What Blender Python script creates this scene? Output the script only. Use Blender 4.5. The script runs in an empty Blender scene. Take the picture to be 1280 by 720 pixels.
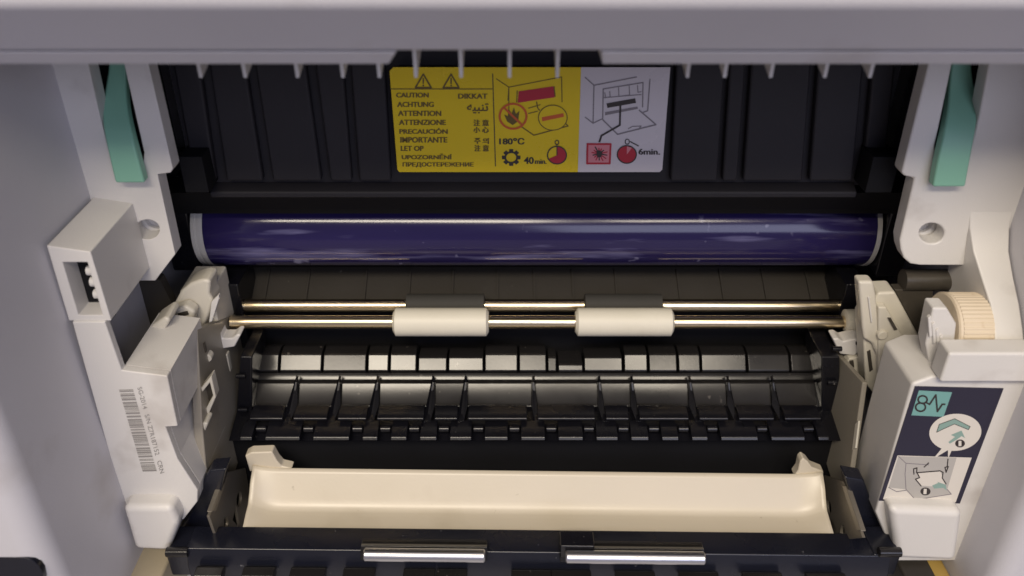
import bpy, bmesh, math, random
from mathutils import Vector, Matrix
from mathutils.geometry import tessellate_polygon
random.seed(7)
R = math.radians
scene = bpy.context.scene
COL = scene.collection

# ------------------------------------------------------------------ camera
FPX, PITCH = 1060.0, R(31.5)          # focal length in pixels of the 1280x720 photograph, downward pitch
CAM = Vector((-0.0081, 0.0, 0.34))    # x = 0 is the printer's centre line, z = 0 the table top
cd = bpy.data.cameras.new('camera'); cam = bpy.data.objects.new('camera', cd); COL.objects.link(cam)
cam.location = CAM; cam.rotation_euler = (R(90) - PITCH, 0, 0)
cd.sensor_width = 36.0; cd.lens = 36.0 * FPX / 1280.0
cd.clip_start = 0.005; cd.clip_end = 50
cd.dof.use_dof = True; cd.dof.focus_distance = 0.282; cd.dof.aperture_fstop = 12
scene.camera = cam

# ------------------------------------------------------------------ world and lamps
world = bpy.data.worlds.new('World'); scene.world = world; world.use_nodes = True
bg = world.node_tree.nodes['Background']
bg.inputs[0].default_value = (0.76, 0.745, 1.0, 1); bg.inputs[1].default_value = 0.18

def lamp(name, loc, target, size, power, color, size_y=None):
    d = bpy.data.lights.new(name, 'AREA'); d.energy = power; d.color = color
    d.shape = 'RECTANGLE'; d.size = size; d.size_y = size_y or size
    o = bpy.data.objects.new(name, d); COL.objects.link(o); o.location = loc
    o.rotation_euler = (Vector(target) - Vector(loc)).to_track_quat('-Z', 'Y').to_euler()
    return o
lamp('ceiling_lamp', (-0.26, -0.80, 1.22), (0, 0.22, 0.14), 0.70, 17.5, (1.0, 0.885, 0.72), 0.32)
lamp('ceiling_lamp', (0.30, -0.80, 1.22), (0, 0.22, 0.14), 0.24, 4.2, (1.0, 0.885, 0.72), 0.32)
lamp('window_light', (0.50, -1.25, 0.72), (0, 0.2, 0.12), 0.9, 6.2, (0.74, 0.77, 1.0), 0.6)

scene.view_settings.view_transform = 'Standard'; scene.view_settings.look = 'None'
scene.view_settings.exposure = 0.0; scene.view_settings.gamma = 1.0
scene.render.engine = 'CYCLES'
scene.cycles.use_denoising = True
scene.render.filter_size = 1.9
scene.cycles.max_bounces = 8

# ------------------------------------------------------------------ pixel -> direction helpers
CT, ST = math.cos(PITCH), math.sin(PITCH)
def ray(u, v):
    a = (u - 640) / FPX; b = (v - 360) / FPX
    return Vector((a, CT - b * ST, -ST - b * CT))
def U(u, v, y):                      # point on the upright plane at depth y
    d = ray(u, v); return CAM + d * (y / d.y)
def UX(u, v, x):                     # point on a side plane
    d = ray(u, v); return CAM + d * ((x - CAM.x) / d.x)
def P(v, y):                         # (y, z) of a picture row at depth y
    p = U(640, v, y); return (p.y, p.z)
def XA(u, v, y): return U(u, v, y).x
def SL(a, v, elev):                  # from (y, z) point a go down a slope whose normal rises elev degrees, as far as picture row v
    e = R(elev); ty, tz = -math.sin(e), -math.cos(e); d = ray(640, v)
    # a + k*t on the ray CAM + s*d
    k = ((a[1] - CAM.z)*d.y - a[0]*d.z) / (ty*d.z - tz*d.y)
    return (a[0] + k*ty, a[1] + k*tz)

# ------------------------------------------------------------------ materials
def mat(name, color, rough=0.45, metal=0.0, spec=0.5, mottle=0.06, bump=0.05, bscale=900, coat=0.0,
        smudge_glint=None, rvar=0.08, dust_glint=None, stretch=None):
    m = bpy.data.materials.new(name); m.use_nodes = True
    nt = m.node_tree; N = nt.nodes; L = nt.links; b = N['Principled BSDF']
    tc = N.new('ShaderNodeTexCoord'); mp = N.new('ShaderNodeMapping')
    geo = N.new('ShaderNodeNewGeometry')
    L.new(geo.outputs['Position'], mp.inputs[0])
    if stretch: mp.inputs['Scale'].default_value = stretch
    n1 = N.new('ShaderNodeTexNoise'); n1.inputs['Scale'].default_value = 38; n1.inputs['Detail'].default_value = 6
    L.new(mp.outputs[0], n1.inputs['Vector'])
    mx = N.new('ShaderNodeMix'); mx.data_type = 'RGBA'
    c = color; k = mottle
    mx.inputs[6].default_value = (c[0]*(1-k), c[1]*(1-k), c[2]*(1-k*1.5), 1)
    mx.inputs[7].default_value = (min(1, c[0]*(1+k)), min(1, c[1]*(1+k)), min(1, c[2]*(1+k)), 1)
    L.new(n1.outputs['Fac'], mx.inputs[0])
    out = mx.outputs[2]
    if smudge_glint:                       # toner / dirt marks, on the drum painted glints: (colour, threshold, scale)
        sc, th, s = smudge_glint
        n3 = N.new('ShaderNodeTexNoise'); n3.inputs['Scale'].default_value = s; n3.inputs['Detail'].default_value = 4
        L.new(mp.outputs[0] if stretch else geo.outputs['Position'], n3.inputs['Vector'])
        cr = N.new('ShaderNodeMapRange'); cr.inputs[1].default_value = th; cr.inputs[2].default_value = th + 0.16
        L.new(n3.outputs['Fac'], cr.inputs[0])
        m2 = N.new('ShaderNodeMix'); m2.data_type = 'RGBA'; m2.inputs[7].default_value = (*sc, 1)
        L.new(cr.outputs[0], m2.inputs[0]); L.new(out, m2.inputs[6]); out = m2.outputs[2]
    if dust_glint:                         # fine pale specks; on the drum they paint glints
        dc, th, s = dust_glint
        n4 = N.new('ShaderNodeTexNoise'); n4.inputs['Scale'].default_value = s; n4.inputs['Detail'].default_value = 2
        L.new(geo.outputs['Position'], n4.inputs['Vector'])
        cr = N.new('ShaderNodeMapRange'); cr.inputs[1].default_value = th; cr.inputs[2].default_value = th + 0.08
        L.new(n4.outputs['Fac'], cr.inputs[0])
        m3 = N.new('ShaderNodeMix'); m3.data_type = 'RGBA'; m3.inputs[7].default_value = (*dc, 1)
        L.new(cr.outputs[0], m3.inputs[0]); L.new(out, m3.inputs[6]); out = m3.outputs[2]
    L.new(out, b.inputs['Base Color'])
    n2 = N.new('ShaderNodeTexNoise'); n2.inputs['Scale'].default_value = bscale; n2.inputs['Detail'].default_value = 3
    L.new(mp.outputs[0], n2.inputs['Vector'])
    bp = N.new('ShaderNodeBump'); bp.inputs['Strength'].default_value = bump; bp.inputs['Distance'].default_value = 0.0004
    L.new(n2.outputs['Fac'], bp.inputs['Height']); L.new(bp.outputs[0], b.inputs['Normal'])
    rr = N.new('ShaderNodeMapRange'); rr.inputs[3].default_value = max(0.03, rough - rvar); rr.inputs[4].default_value = min(1, rough + rvar)
    L.new(n1.outputs['Fac'], rr.inputs[0]); L.new(rr.outputs[0], b.inputs['Roughness'])
    b.inputs['Metallic'].default_value = metal
    b.inputs['Specular IOR Level'].default_value = spec
    b.inputs['Coat Weight'].default_value = coat; b.inputs['Coat Roughness'].default_value = 0.08
    return m

M = dict(
    white=mat('white_plastic', (0.65, 0.63, 0.61), 0.42, mottle=0.035, bump=0.14, bscale=2200, smudge_glint=((0.50, 0.47, 0.44), 0.60, 48)),
    shell=mat('shell_plastic', (0.575, 0.565, 0.605), 0.5, mottle=0.03, bump=0.16, bscale=2600, smudge_glint=((0.48, 0.46, 0.47), 0.60, 30)),
    frame=mat('frame_plastic', (0.62, 0.585, 0.51), 0.45, mottle=0.05, bump=0.1, smudge_glint=((0.16, 0.14, 0.11), 0.66, 55)),
    frame_inner=mat('inner_frame_plastic', (0.27, 0.245, 0.21), 0.4, mottle=0.12, bump=0.1, smudge_glint=((0.16, 0.14, 0.12), 0.58, 60)),
    cream=mat('cream_plastic', (0.585, 0.525, 0.425), 0.36, mottle=0.04, bump=0.05, smudge_glint=((0.49, 0.43, 0.33), 0.60, 26), dust_glint=((0.28, 0.24, 0.17), 0.735, 240)),
    roller_white=mat('roller_white', (0.68, 0.645, 0.55), 0.5, mottle=0.05, bump=0.1, stretch=(2.2, 0.5, 0.5), smudge_glint=((0.60, 0.56, 0.46), 0.60, 40)),
    black=mat('black_plastic', (0.006, 0.006, 0.009), 0.26, mottle=0.2, bump=0.06, dust_glint=((0.16, 0.15, 0.14), 0.735, 420)),
    black_gloss=mat('glossy_black_plastic', (0.014, 0.013, 0.014), 0.20, mottle=0.25, bump=0.012, rvar=0.10, spec=0.45, dust_glint=((0.10, 0.09, 0.08), 0.72, 300)),
    black_matt=mat('matt_black_plastic', (0.020, 0.0185, 0.023), 0.6, mottle=0.15, bump=0.1, spec=0.3),
    brown_black=mat('brown_black_plastic', (0.030, 0.026, 0.022), 0.55, mottle=0.12, bump=0.1, dust_glint=((0.2, 0.18, 0.15), 0.75, 300)),
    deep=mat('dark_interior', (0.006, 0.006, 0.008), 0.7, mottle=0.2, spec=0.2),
    smoke=mat('smoky_dark_plastic', (0.055, 0.048, 0.042), 0.3, mottle=0.25, bump=0.1, smudge_glint=((0.10, 0.09, 0.08), 0.6, 120)),
    navy=mat('navy_black_plastic', (0.008, 0.009, 0.017), 0.27, mottle=0.2, bump=0.06, dust_glint=((0.14, 0.14, 0.15), 0.74, 420)),
    green=mat('green_plastic', (0.23, 0.48, 0.36), 0.45, mottle=0.05),
    drum=mat('purple_drum_coating', (0.022, 0.016, 0.085), 0.13, mottle=0.35, bump=0.03, bscale=30, coat=0.0, spec=0.5, rvar=0.08, stretch=(0.22, 2.0, 2.0), smudge_glint=((0.20, 0.19, 0.36), 0.60, 75), dust_glint=((0.24, 0.23, 0.36), 0.70, 160)),  # pale smears and specks put reflections and glints into the drum's colour
    aluminium=mat('aluminium', (0.74, 0.72, 0.69), 0.38, metal=0.25, mottle=0.06, bump=0.03),
    steel=mat('warm_steel', (0.80, 0.665, 0.45), 0.27, metal=1.0, mottle=0.06, bump=0.02, stretch=(0.3, 3, 3)),
    chrome=mat('polished_steel', (0.62, 0.62, 0.65), 0.33, metal=1.0, mottle=0.05, bump=0.04, stretch=(0.25, 3, 3), rvar=0.1),
    rubber=mat('grey_rubber', (0.045, 0.043, 0.040), 0.7, mottle=0.12, bump=0.15, spec=0.3),
    plate=mat('dull_metal_plate', (0.24, 0.215, 0.185), 0.38, metal=0.55, mottle=0.12, bump=0.05),
    gear=mat('tan_gear_plastic', (0.66, 0.56, 0.43), 0.5, mottle=0.08, bump=0.1, smudge_glint=((0.42, 0.27, 0.13), 0.60, 140)),
    tan=mat('tan_plastic', (0.42, 0.36, 0.26), 0.5, mottle=0.1),
    amber=mat('amber_plastic', (0.40, 0.27, 0.08), 0.4, mottle=0.2),
    lab_white=mat('label_white', (0.58, 0.545, 0.58), 0.28, mottle=0.03, bump=0.02, bscale=300),
    lab_yellow=mat('label_yellow', (0.72, 0.525, 0.006), 0.28, mottle=0.04, bump=0.02, bscale=300),
    ink=mat('ink_black', (0.030, 0.024, 0.024), 0.5, mottle=0.1, bump=0.0),
    ink_grey=mat('ink_grey', (0.20, 0.18, 0.20), 0.5, mottle=0.1, bump=0.0),
    ink_bar=mat('ink_faded', (0.27, 0.255, 0.25), 0.5, mottle=0.15, bump=0.0),
    ink_pale=mat('ink_pale_grey', (0.42, 0.40, 0.38), 0.5, mottle=0.1, bump=0.0),
    ink_red=mat('ink_red', (0.42, 0.014, 0.035), 0.5, mottle=0.1, bump=0.0),
    ink_orange=mat('ink_orange', (0.55, 0.10, 0.02), 0.5, mottle=0.1, bump=0.0),
    ink_brown=mat('ink_olive', (0.13, 0.085, 0.012), 0.5, mottle=0.1, bump=0.0),
    ink_pink=mat('ink_pink', (0.62, 0.22, 0.26), 0.5, mottle=0.1, bump=0.0),
    ink_navy=mat('ink_navy', (0.022, 0.020, 0.040), 0.45, mottle=0.1, bump=0.0),
    ink_teal=mat('ink_teal', (0.17, 0.36, 0.34), 0.45, mottle=0.03, bump=0.0),
    ink_sage=mat('ink_sage', (0.24, 0.36, 0.32), 0.45, mottle=0.03, bump=0.0),
    paper=mat('label_paper', (0.66, 0.62, 0.56), 0.45, mottle=0.02, bump=0.0),
    table=mat('grey_table_laminate', (0.24, 0.23, 0.26), 0.5, mottle=0.06),
)

# ------------------------------------------------------------------ mesh helpers
def link(name, me, m, parent=None, bevel=0.0, seg=3, smooth=False, angle=35):
    o = bpy.data.objects.new(name, me); COL.objects.link(o)
    if m is not None: me.materials.append(M[m] if isinstance(m, str) else m)
    if parent is not None: o.parent = parent
    if bevel:
        b = o.modifiers.new('bevel', 'BEVEL'); b.width = bevel; b.segments = seg; b.limit_method = 'ANGLE'
        b.angle_limit = R(30); b.harden_normals = True
        smooth = True
    if smooth:
        for p in me.polygons: p.use_smooth = True
        if not bevel: me.set_sharp_from_angle(angle=R(angle))
    return o
def from_bm(name, bm, m, parent=None, **k):
    bmesh.ops.recalc_face_normals(bm, faces=bm.faces)
    me = bpy.data.meshes.new(name); bm.to_mesh(me); bm.free()
    return link(name, me, m, parent, **k)
def prism(bm, ptsA, ptsB):           # two matching loops of 3D points joined to a solid
    a = [bm.verts.new(p) for p in ptsA]; b = [bm.verts.new(p) for p in ptsB]; n = len(a)
    bm.faces.new(a); bm.faces.new(b[::-1])
    for i in range(n): bm.faces.new((a[i], b[i], b[(i+1) % n], a[(i+1) % n]))
def box(name, x0, x1, y0, y1, z0, z1, m, parent=None, **k):
    bm = bmesh.new()
    prism(bm, [(x0,y0,z0),(x1,y0,z0),(x1,y1,z0),(x0,y1,z0)], [(x0,y0,z1),(x1,y0,z1),(x1,y1,z1),(x0,y1,z1)])
    return from_bm(name, bm, m, parent, **k)
def sweep(name, prof, x0, x1, m, parent=None, **k):     # (y, z) outline carried along x; x0 / x1 may be lists
    n = len(prof)
    xa = x0 if isinstance(x0, (list, tuple)) else [x0]*n
    xb = x1 if isinstance(x1, (list, tuple)) else [x1]*n
    bm = bmesh.new()
    prism(bm, [(xa[i], *prof[i]) for i in range(n)], [(xb[i], *prof[i]) for i in range(n)])
    return from_bm(name, bm, m, parent, **k)
def lathe(name, y, z, prof, m, parent=None, n=40, smooth=True, angle=35):   # prof: (x, radius) along the x axis
    bm = bmesh.new(); rings = []
    for x, r in prof:
        rings.append([bm.verts.new((x, y + r*math.cos(2*math.pi*i/n), z + r*math.sin(2*math.pi*i/n))) for i in range(n)])
    for a, b in zip(rings, rings[1:]):
        for i in range(n): bm.faces.new((a[i], a[(i+1) % n], b[(i+1) % n], b[i]))
    bm.faces.new(rings[0]); bm.faces.new(rings[-1])
    return from_bm(name, bm, m, parent, smooth=smooth, angle=angle)
def solid(name, loops, off, m, parent=None, **k):       # planar outline (+ holes) in 3D extruded by off
    bm = bmesh.new(); off = Vector(off)
    flat = [v for l in loops for v in l]
    tri = tessellate_polygon([[Vector(p) for p in l] for l in loops])
    A = [bm.verts.new(p) for p in flat]; B = [bm.verts.new(Vector(p) + off) for p in flat]
    for t in tri:
        try: bm.faces.new([A[i] for i in t]); bm.faces.new([B[i] for i in reversed(t)])
        except ValueError: pass
    s = 0
    for l in loops:
        n = len(l)
        for i in range(n):
            i0, i1 = s+i, s+(i+1) % n
            bm.faces.new((A[i0], B[i0], B[i1], A[i1]))
        s += n
    bmesh.ops.recalc_face_normals(bm, faces=bm.faces)
    bmesh.ops.dissolve_limit(bm, angle_limit=R(1), verts=bm.verts, edges=bm.edges)
    return from_bm(name, bm, m, parent, **k)
def plate(name, px, y, depth, m, parent=None, holes=(), **k):   # upright plate facing the front
    return solid(name, [[U(u, v, y) for u, v in l] for l in (px, *holes)], (0, depth, 0), m, parent, **k)
def plate_x(name, px, x, depth, m, parent=None, holes=(), **k): # plate lying in a side plane
    return solid(name, [[UX(u, v, x) for u, v in l] for l in (px, *holes)], (depth, 0, 0), m, parent, **k)
def ell(cu, cv, ru, rv, n=28, rot=0.0):
    r = []
    for i in range(n):
        a = 2*math.pi*i/n; x, y = ru*math.cos(a), rv*math.sin(a)
        r.append((cu + x*math.cos(rot) - y*math.sin(rot), cv + x*math.sin(rot) + y*math.cos(rot)))
    return r
def empty(name, loc, label, cat, group=None):
    o = bpy.data.objects.new(name, None); COL.objects.link(o); o.location = loc; o.empty_display_size = 0.02
    o['label'] = label; o['category'] = cat
    if group: o['group'] = group
    return o
def adopt(root):                     # parts were built in world space: keep them there under a moved root
    bpy.context.view_layer.update()
    inv = Matrix.Translation(root.location).inverted()
    for c in root.children: c.matrix_parent_inverse = inv

# flat print ---------------------------------------------------------------
class Print:
    def __init__(self, y, lift, tf=None): self.y = y - lift; self.bms = {}; self.tf = tf or (lambda a, b: (a, b)); self.k = 0
    def bm(self, c): return self.bms.setdefault(c, bmesh.new())
    def pt(self, a, b, lift=0.0): u, v = self.tf(a, b); return U(u, v, self.y - lift)
    def fill(self, c, pts, lift=0.0):
        bm = self.bm(c); P3 = [self.pt(a, b, lift) for a, b in pts]
        vs = [bm.verts.new(p) for p in P3]
        for t in tessellate_polygon([P3]):
            try: bm.faces.new([vs[i] for i in t])
            except ValueError: pass
    def stroke(self, c, pts, w, close=False, lift=0.0):
        pts = list(pts) + ([pts[0]] if close else [])
        bm = self.bm(c)
        for j, ((a0, b0), (a1, b1)) in enumerate(zip(pts, pts[1:])):
            d = math.hypot(a1-a0, b1-b0) or 1e-6; nx, ny = -(b1-b0)/d*w/2, (a1-a0)/d*w/2
            ex, ey = (a1-a0)/d*w*0.3, (b1-b0)/d*w*0.3
            e = lift + 0.000004*(j % 5)
            q = [(a0+nx-ex, b0+ny-ey), (a1+nx+ex, b1+ny+ey), (a1-nx+ex, b1-ny+ey), (a0-nx-ex, b0-ny-ey)]
            bm.faces.new([bm.verts.new(self.pt(x, y, e)) for x, y in q])
    def text(self, c, s, quad, bold=0.012, lift=0.0):   # quad: top-left, top-right, bottom-left corners
        cu = bpy.data.curves.new('text', 'FONT'); cu.body = s; cu.offset = bold; cu.resolution_u = 3
        o = bpy.data.objects.new('text', cu); COL.objects.link(o)
        dg = bpy.context.evaluated_depsgraph_get()
        me = bpy.data.meshes.new_from_object(o.evaluated_get(dg))
        bpy.data.objects.remove(o); bpy.data.curves.remove(cu)
        if not me.vertices: return
        xs = [v.co.x for v in me.vertices]; ys = [v.co.y for v in me.vertices]
        x0, x1, y0, y1 = min(xs), max(xs), min(ys), max(ys)
        (ax, ay), (bx, by), (cx, cy) = quad
        bm = self.bm(c); vs = []
        for v in me.vertices:
            s_ = (v.co.x - x0)/(x1 - x0 or 1); t_ = (y1 - v.co.y)/(y1 - y0 or 1)
            vs.append(bm.verts.new(self.pt(ax + (bx-ax)*s_ + (cx-ax)*t_, ay + (by-ay)*s_ + (cy-ay)*t_, lift)))
        for p in me.polygons:
            try: bm.faces.new([vs[i] for i in p.vertices])
            except ValueError: pass
        bpy.data.meshes.remove(me)
    def build(self, parent, names):
        for c, bm in self.bms.items():
            from_bm(names.get(c, 'printing'), bm, c, parent)

# ================================================================== setting
tb = box('table', -0.9, 0.9, -0.5, 0.9, -0.03, 0.0, 'table', bevel=0.003); tb['kind'] = 'structure'

# ================================================================== PRINTER
YC, YB = 0.230, 0.200
printer = empty('printer', (0, 0.3, 0), 'white laser printer opened to its empty paper path, with green levers and stickers', 'printer')
JL, JR = -0.134, 0.1436
ZT = CAM.z + 0.03
# outer shell
sc0 = sweep('side_casing', [(0.157, 0.005), (0.157, ZT), (0.47, ZT), (0.47, 0.005)], -0.205, JL, 'shell', printer, bevel=0.007, seg=5)
plate('handle_recess', [(-40, 697), (24, 697), (34, 698), (42, 701.5), (48, 707), (52, 714), (55, 724), (55, 800), (-40, 800)], 0.1568, 0.003, 'navy', sc0, bevel=0.0002)
sweep('side_casing', [(0.179, 0.005), (0.179, ZT), (0.47, ZT), (0.47, 0.005)], JR, 0.215, 'shell', printer, bevel=0.006, seg=5)
box('base', JL, JR, 0.150, 0.46, 0.0, P(716, 0.195)[1] - 0.012, 'shell', printer, bevel=0.003)
box('rear_panel', JL, JR, 0.33, 0.46, P(716, 0.195)[1] - 0.010, ZT - 0.002, 'deep', printer)

# top cover: a lip, an undercut front face and a raised hand notch in the middle
lip = P(80, 0.176); lip2 = P(65.5, 0.1722); up = P(9, 0.157)
edge = P(64, 0.1724)
sweep('top_cover', [edge, (edge[0] - 0.0012, edge[1] + 0.0012), up, (0.1545, up[1] + 0.012), (0.158, up[1] + 0.05), (0.30, up[1] + 0.055), (0.30, lip[1] + 0.03), (0.186, lip[1] + 0.03), (0.1845, edge[1])],
      -0.204, 0.214, 'shell', printer, bevel=0.0013, seg=4)
lipp = [lip, lip2, (lip2[0] + 0.0006, edge[1] - 0.0001), (0.1835, edge[1] - 0.0001), (0.1838, lip[1])]
xl, xr, xm = XA(486, 80, 0.176), XA(498, 64, 0.176), XA(753, 80, 0.176)
sweep('cover_lip', lipp, -0.204, [xl, xr, xr, xr, xl], 'shell', printer, bevel=0.0006)
sweep('cover_lip', lipp, [xm, xm - 0.0006, xm - 0.0008, xm - 0.0008, xm], 0.214, 'shell', printer, bevel=0.0006)
# ribs hanging under the cover
for u, v0 in [(248,80),(304,80),(370,80),(427,80),(473,80),(519,63),(576,63),(637,63),(697,63),(861,80),(908,80),(966,80),(1034,80),(1091,80)]:
    x = XA(u, 86, 0.192); w = 0.00085
    zt = lip[1] + 0.034; zb = P(98, 0.192)[1]
    bm = bmesh.new()
    prism(bm, [(x-w, 0.1905, zt), (x+w, 0.1905, zt), (x+w, 0.206, zt), (x-w, 0.206, zt)],
              [(x-w*.45, 0.1925, zb), (x+w*.45, 0.1925, zb), (x+w*.45, 0.206, zb+0.004), (x-w*.45, 0.206, zb+0.004)])
    from_bm('cover_rib', bm, 'white', printer)
box('cover_underside', JL + 0.001, JR - 0.001, 0.207, 0.325, lip[1] + 0.0255, lip[1] + 0.029, 'black_matt', printer)

# ---- upright columns with lever slots and screw wells
def column(outer, slot, well, wr, lever, lever_dark, dx):
    c = plate('column', outer, YC, 0.006, 'white', printer, holes=(slot, ell(*well, *wr)), bevel=0.0009)
    # screw well
    p = U(*well, YC); r = (U(well[0] + wr[0], well[1], YC) - p).length
    bm = bmesh.new(); n = 28; rings = []
    for rr, dy in ((1.25, 0.0062), (1.0, 0.0062), (0.80, 0.0064), (0.70, 0.0078), (0.02, 0.0082)):
        rings.append([bm.verts.new((p.x + r*rr*math.cos(2*math.pi*i/n), YC + dy, p.z + r*rr*math.sin(2*math.pi*i/n))) for i in range(n)])
    for a, b in zip(rings, rings[1:]):
        for i in range(n): bm.faces.new((a[i], a[(i+1) % n], b[(i+1) % n], b[i]))
    w = from_bm('screw_well', bm, 'white', printer, smooth=True)
    # lower cup wall of the same plastic and a screw deep inside
    bm = bmesh.new(); s = 0.0013
    prism(bm, [(p.x + s*math.cos(a) + dx, YC + 0.0066, p.z + s*math.sin(a) + 0.0009) for a in [2*math.pi*i/16 for i in range(16)]],
              [(p.x + s*math.cos(a) + dx, YC + 0.0090, p.z + s*math.sin(a) + 0.0009) for a in [2*math.pi*i/16 for i in range(16)]])
    from_bm('screw', bm, 'plate', w, bevel=0.0003)
    # lever: a bent plate, its top back in the slot and its foot in front of the column
    bm = bmesh.new(); A = []; B = []
    fine = []
    for r0, r1 in zip(lever, lever[1:]):
        for k in range(4): fine.append([a_ + (b_ - a_)*k/4 for a_, b_ in zip(r0, r1)])
    fine.append(list(lever[-1]))
    for _ in range(8):
        fine = [fine[0]] + [[(p_ + 2*q_ + n_)/4 for p_, q_, n_ in zip(fine[i-1], fine[i], fine[i+1])] for i in range(1, len(fine)-1)] + [fine[-1]]
    for (ul, ur, v, y) in fine:
        A.append((U(ul, v, y), U(ur, v, y)))
    th = Vector((0, 0.0035, 0)); prev = None
    for l, r_ in A:
        row = [bm.verts.new(q) for q in (l, r_, r_ + th, l + th)]
        if prev:
            for i in range(4): bm.faces.new((prev[i], prev[(i+1) % 4], row[(i+1) % 4], row[i]))
        else: bm.faces.new(row)
        prev = row
    bm.faces.new(prev)
    from_bm('release_lever', bm, 'green', printer, bevel=0.0007)

# left column
column([(20, 40), (176, 40), (185, 80), (216, 211), (213, 216), (197, 218), (219, 318), (194, 351), (120, 351), (75, 262), (33, 130)],
       [(106, 62), (152, 62), (155, 80), (180, 190), (178, 214), (143, 214), (126, 150)],
       (184, 287), (15.5, 12.5),
       [(134, 158, 60, 0.2415), (137, 158, 80, 0.2405), (132, 157, 105, 0.2385), (126, 158, 140, 0.2330), (129, 164, 165, 0.2275), (138, 174, 205, 0.2255), (144, 181, 229, 0.2255)], None, 0.0016)
# right column
column([(1300, 40), (1169, 40), (1160, 83), (1127, 216), (1130, 220), (1143, 223), (1125, 300), (1126, 312), (1130, 323), (1138, 330), (1150, 332), (1240, 333), (1300, 333)],
       [(1240, 62), (1193, 62), (1190, 83), (1169, 182), (1171, 212), (1206, 212), (1224, 145)],
       (1165, 292), (15.5, 12.5),
       [(1192, 1216, 60, 0.2415), (1190, 1214, 83, 0.2405), (1186, 1219, 112, 0.2385), (1186, 1224, 137, 0.2330), (1180, 1220, 165, 0.2275), (1171, 1212, 205, 0.2255), (1166, 1207, 234, 0.2255)], None, -0.0012)
# dark backs of the lever slots
for u0, u1 in ((90, 175), (1170, 1255)):
    xa, xb = XA(u0, 130, YC), XA(u1, 130, YC)
    box('slot_back', min(xa, xb), max(xa, xb), YC + 0.016, YC + 0.019, P(235, YC)[1], P(40, YC)[1], 'deep', printer)

# ---- left: projecting socket box flush with the frame front
def rim_box(name, outer, hole, y0, depth, m):
    return plate(name, outer, y0, depth, m, printer, holes=(hole,) if hole else (), bevel=0.0003)
sb = rim_box('socket_box', [(58, 307), (113, 315), (139, 401), (86, 401)], [(78, 328), (109, 328), (128, 394), (98, 394)], YB, 0.0305, 'white')
pk = plate('socket_back', [(70, 318), (125, 318), (140, 400), (85, 400)], YB + 0.0068, 0.003, 'deep', sb)
for vv, uu in ((338, 111), (352, 115.5), (367, 120)):
    q = U(uu, vv, YB + 0.0045)
    lathe('contact_pin', q.y, q.z, [(q.x - 0.0006, 0.0005), (q.x - 0.0003, 0.0014), (q.x + 0.0022, 0.0014)], 'white', sb, n=18)
# strip of frame below the box and block with the barcode
FACE = [(152, 463), (209, 470), (222, 533), (207, 534), (222, 574), (247, 612), (247, 627), (229, 650), (196, 640)]
blk = plate('side_face', [(90, 402.5), (131, 402.5)] + FACE + [(157, 640), (122, 520)], YB - 0.0008, 0.0028, 'white', printer, bevel=0.0004)
solid('side_block', [[U(u, v, YB - 0.0008) + Vector((0, 0.00285, 0)) for u, v in FACE]], (0, 0.028, 0), 'white', printer)
plate('foot_block', [(152, 634), (214, 634), (224, 655), (211, 690), (168, 688)], YB - 0.0065, 0.018, 'white', printer, bevel=0.0022, seg=4)
# barcode sticker with serial text
bp_ = lambda a, b: (140 + a/5.54, 475 + b/5.54)
bar = Print(YB - 0.0008, 0.00012, bp_)
def slide(t): return (48 + 168*t, 68 + 578*t)     # left edge of the ladder barcode
t = 0.0
rb = random.Random(3)
while t < 0.985:
    w = rb.choice((0.008, 0.008, 0.014, 0.022)); a0, b0 = slide(t); a1, b1 = slide(min(t + w, 1))
    bar.fill('ink_bar', [(a0, b0), (a0 + 97, b0 - 3), (a1 + 97, b1 - 3), (a1, b1)])
    t += w + rb.choice((0.006, 0.006, 0.012, 0.018))
bar.text('ink_bar', 'SG-2014   S/N Z7R187152   CRN', ((205, 45), (363, 640), (175, 55)), 0.004)
bar.build(blk, {'ink_bar': 'barcode'})

# ---- right: label block, shelf, curved flange
rblk = plate('side_block', [(1140, 480), (1166, 470), (1330, 470), (1330, 702), (1120, 702), (1094, 640)], YB - 0.0008, 0.022, 'white', printer, bevel=0.0010)
plate('foot_block', [(1112, 636), (1205, 640), (1196, 703), (1121, 700)], YB - 0.0065, 0.018, 'white', printer, bevel=0.0026, seg=4)
zs = P(434, YB - 0.001)[1]
sweep('shelf', [(YB - 0.004, zs - 0.0105), (YB - 0.004, zs), (YB + 0.003, zs + 0.0004), (YB + 0.003, zs - 0.0105)], XA(1184, 450, YB - 0.004), JR - 0.0002, 'white', printer, bevel=0.0009)
XF = 0.1345
fl = [P(250, YC + 0.0006), P(285, YC - 0.0008), P(314, YC - 0.0042), P(345, YC - 0.010), P(380, YC - 0.017), P(412, YC - 0.0225), (YB + 0.0038, zs - 0.004)]
sweep('curved_flange', fl + [(YC + 0.008, zs - 0.004), (YC + 0.008, P(262, YC)[1])], [XF - 0.0055, XF - 0.0035, XF - 0.0022, XF - 0.001, XF, XF, XF, XF, XF - 0.0055], JR - 0.0004, 'white', printer, bevel=0.0006, smooth=True)
# pale hub and dark roller end between column and gear
p1 = U(1160, 350, 0.238)
lathe('drive_hub', p1.y, p1.z, [(XA(1128, 350, .238), 0.0036), (XA(1192, 350, .238), 0.0036), (XA(1195, 350, .238), 0.0028)], 'smoke', printer)
lathe('hub_cap', p1.y, p1.z, [(XA(1196, 350, .238), 0.0034), (XA(1231, 350, .238), 0.0034)], 'white', printer)
plate('dark_web', [(1118, 362), (1167, 362), (1166, 385), (1152, 427), (1148, 420)], 0.236, 0.004, 'smoke', printer, bevel=0.0004)
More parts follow.
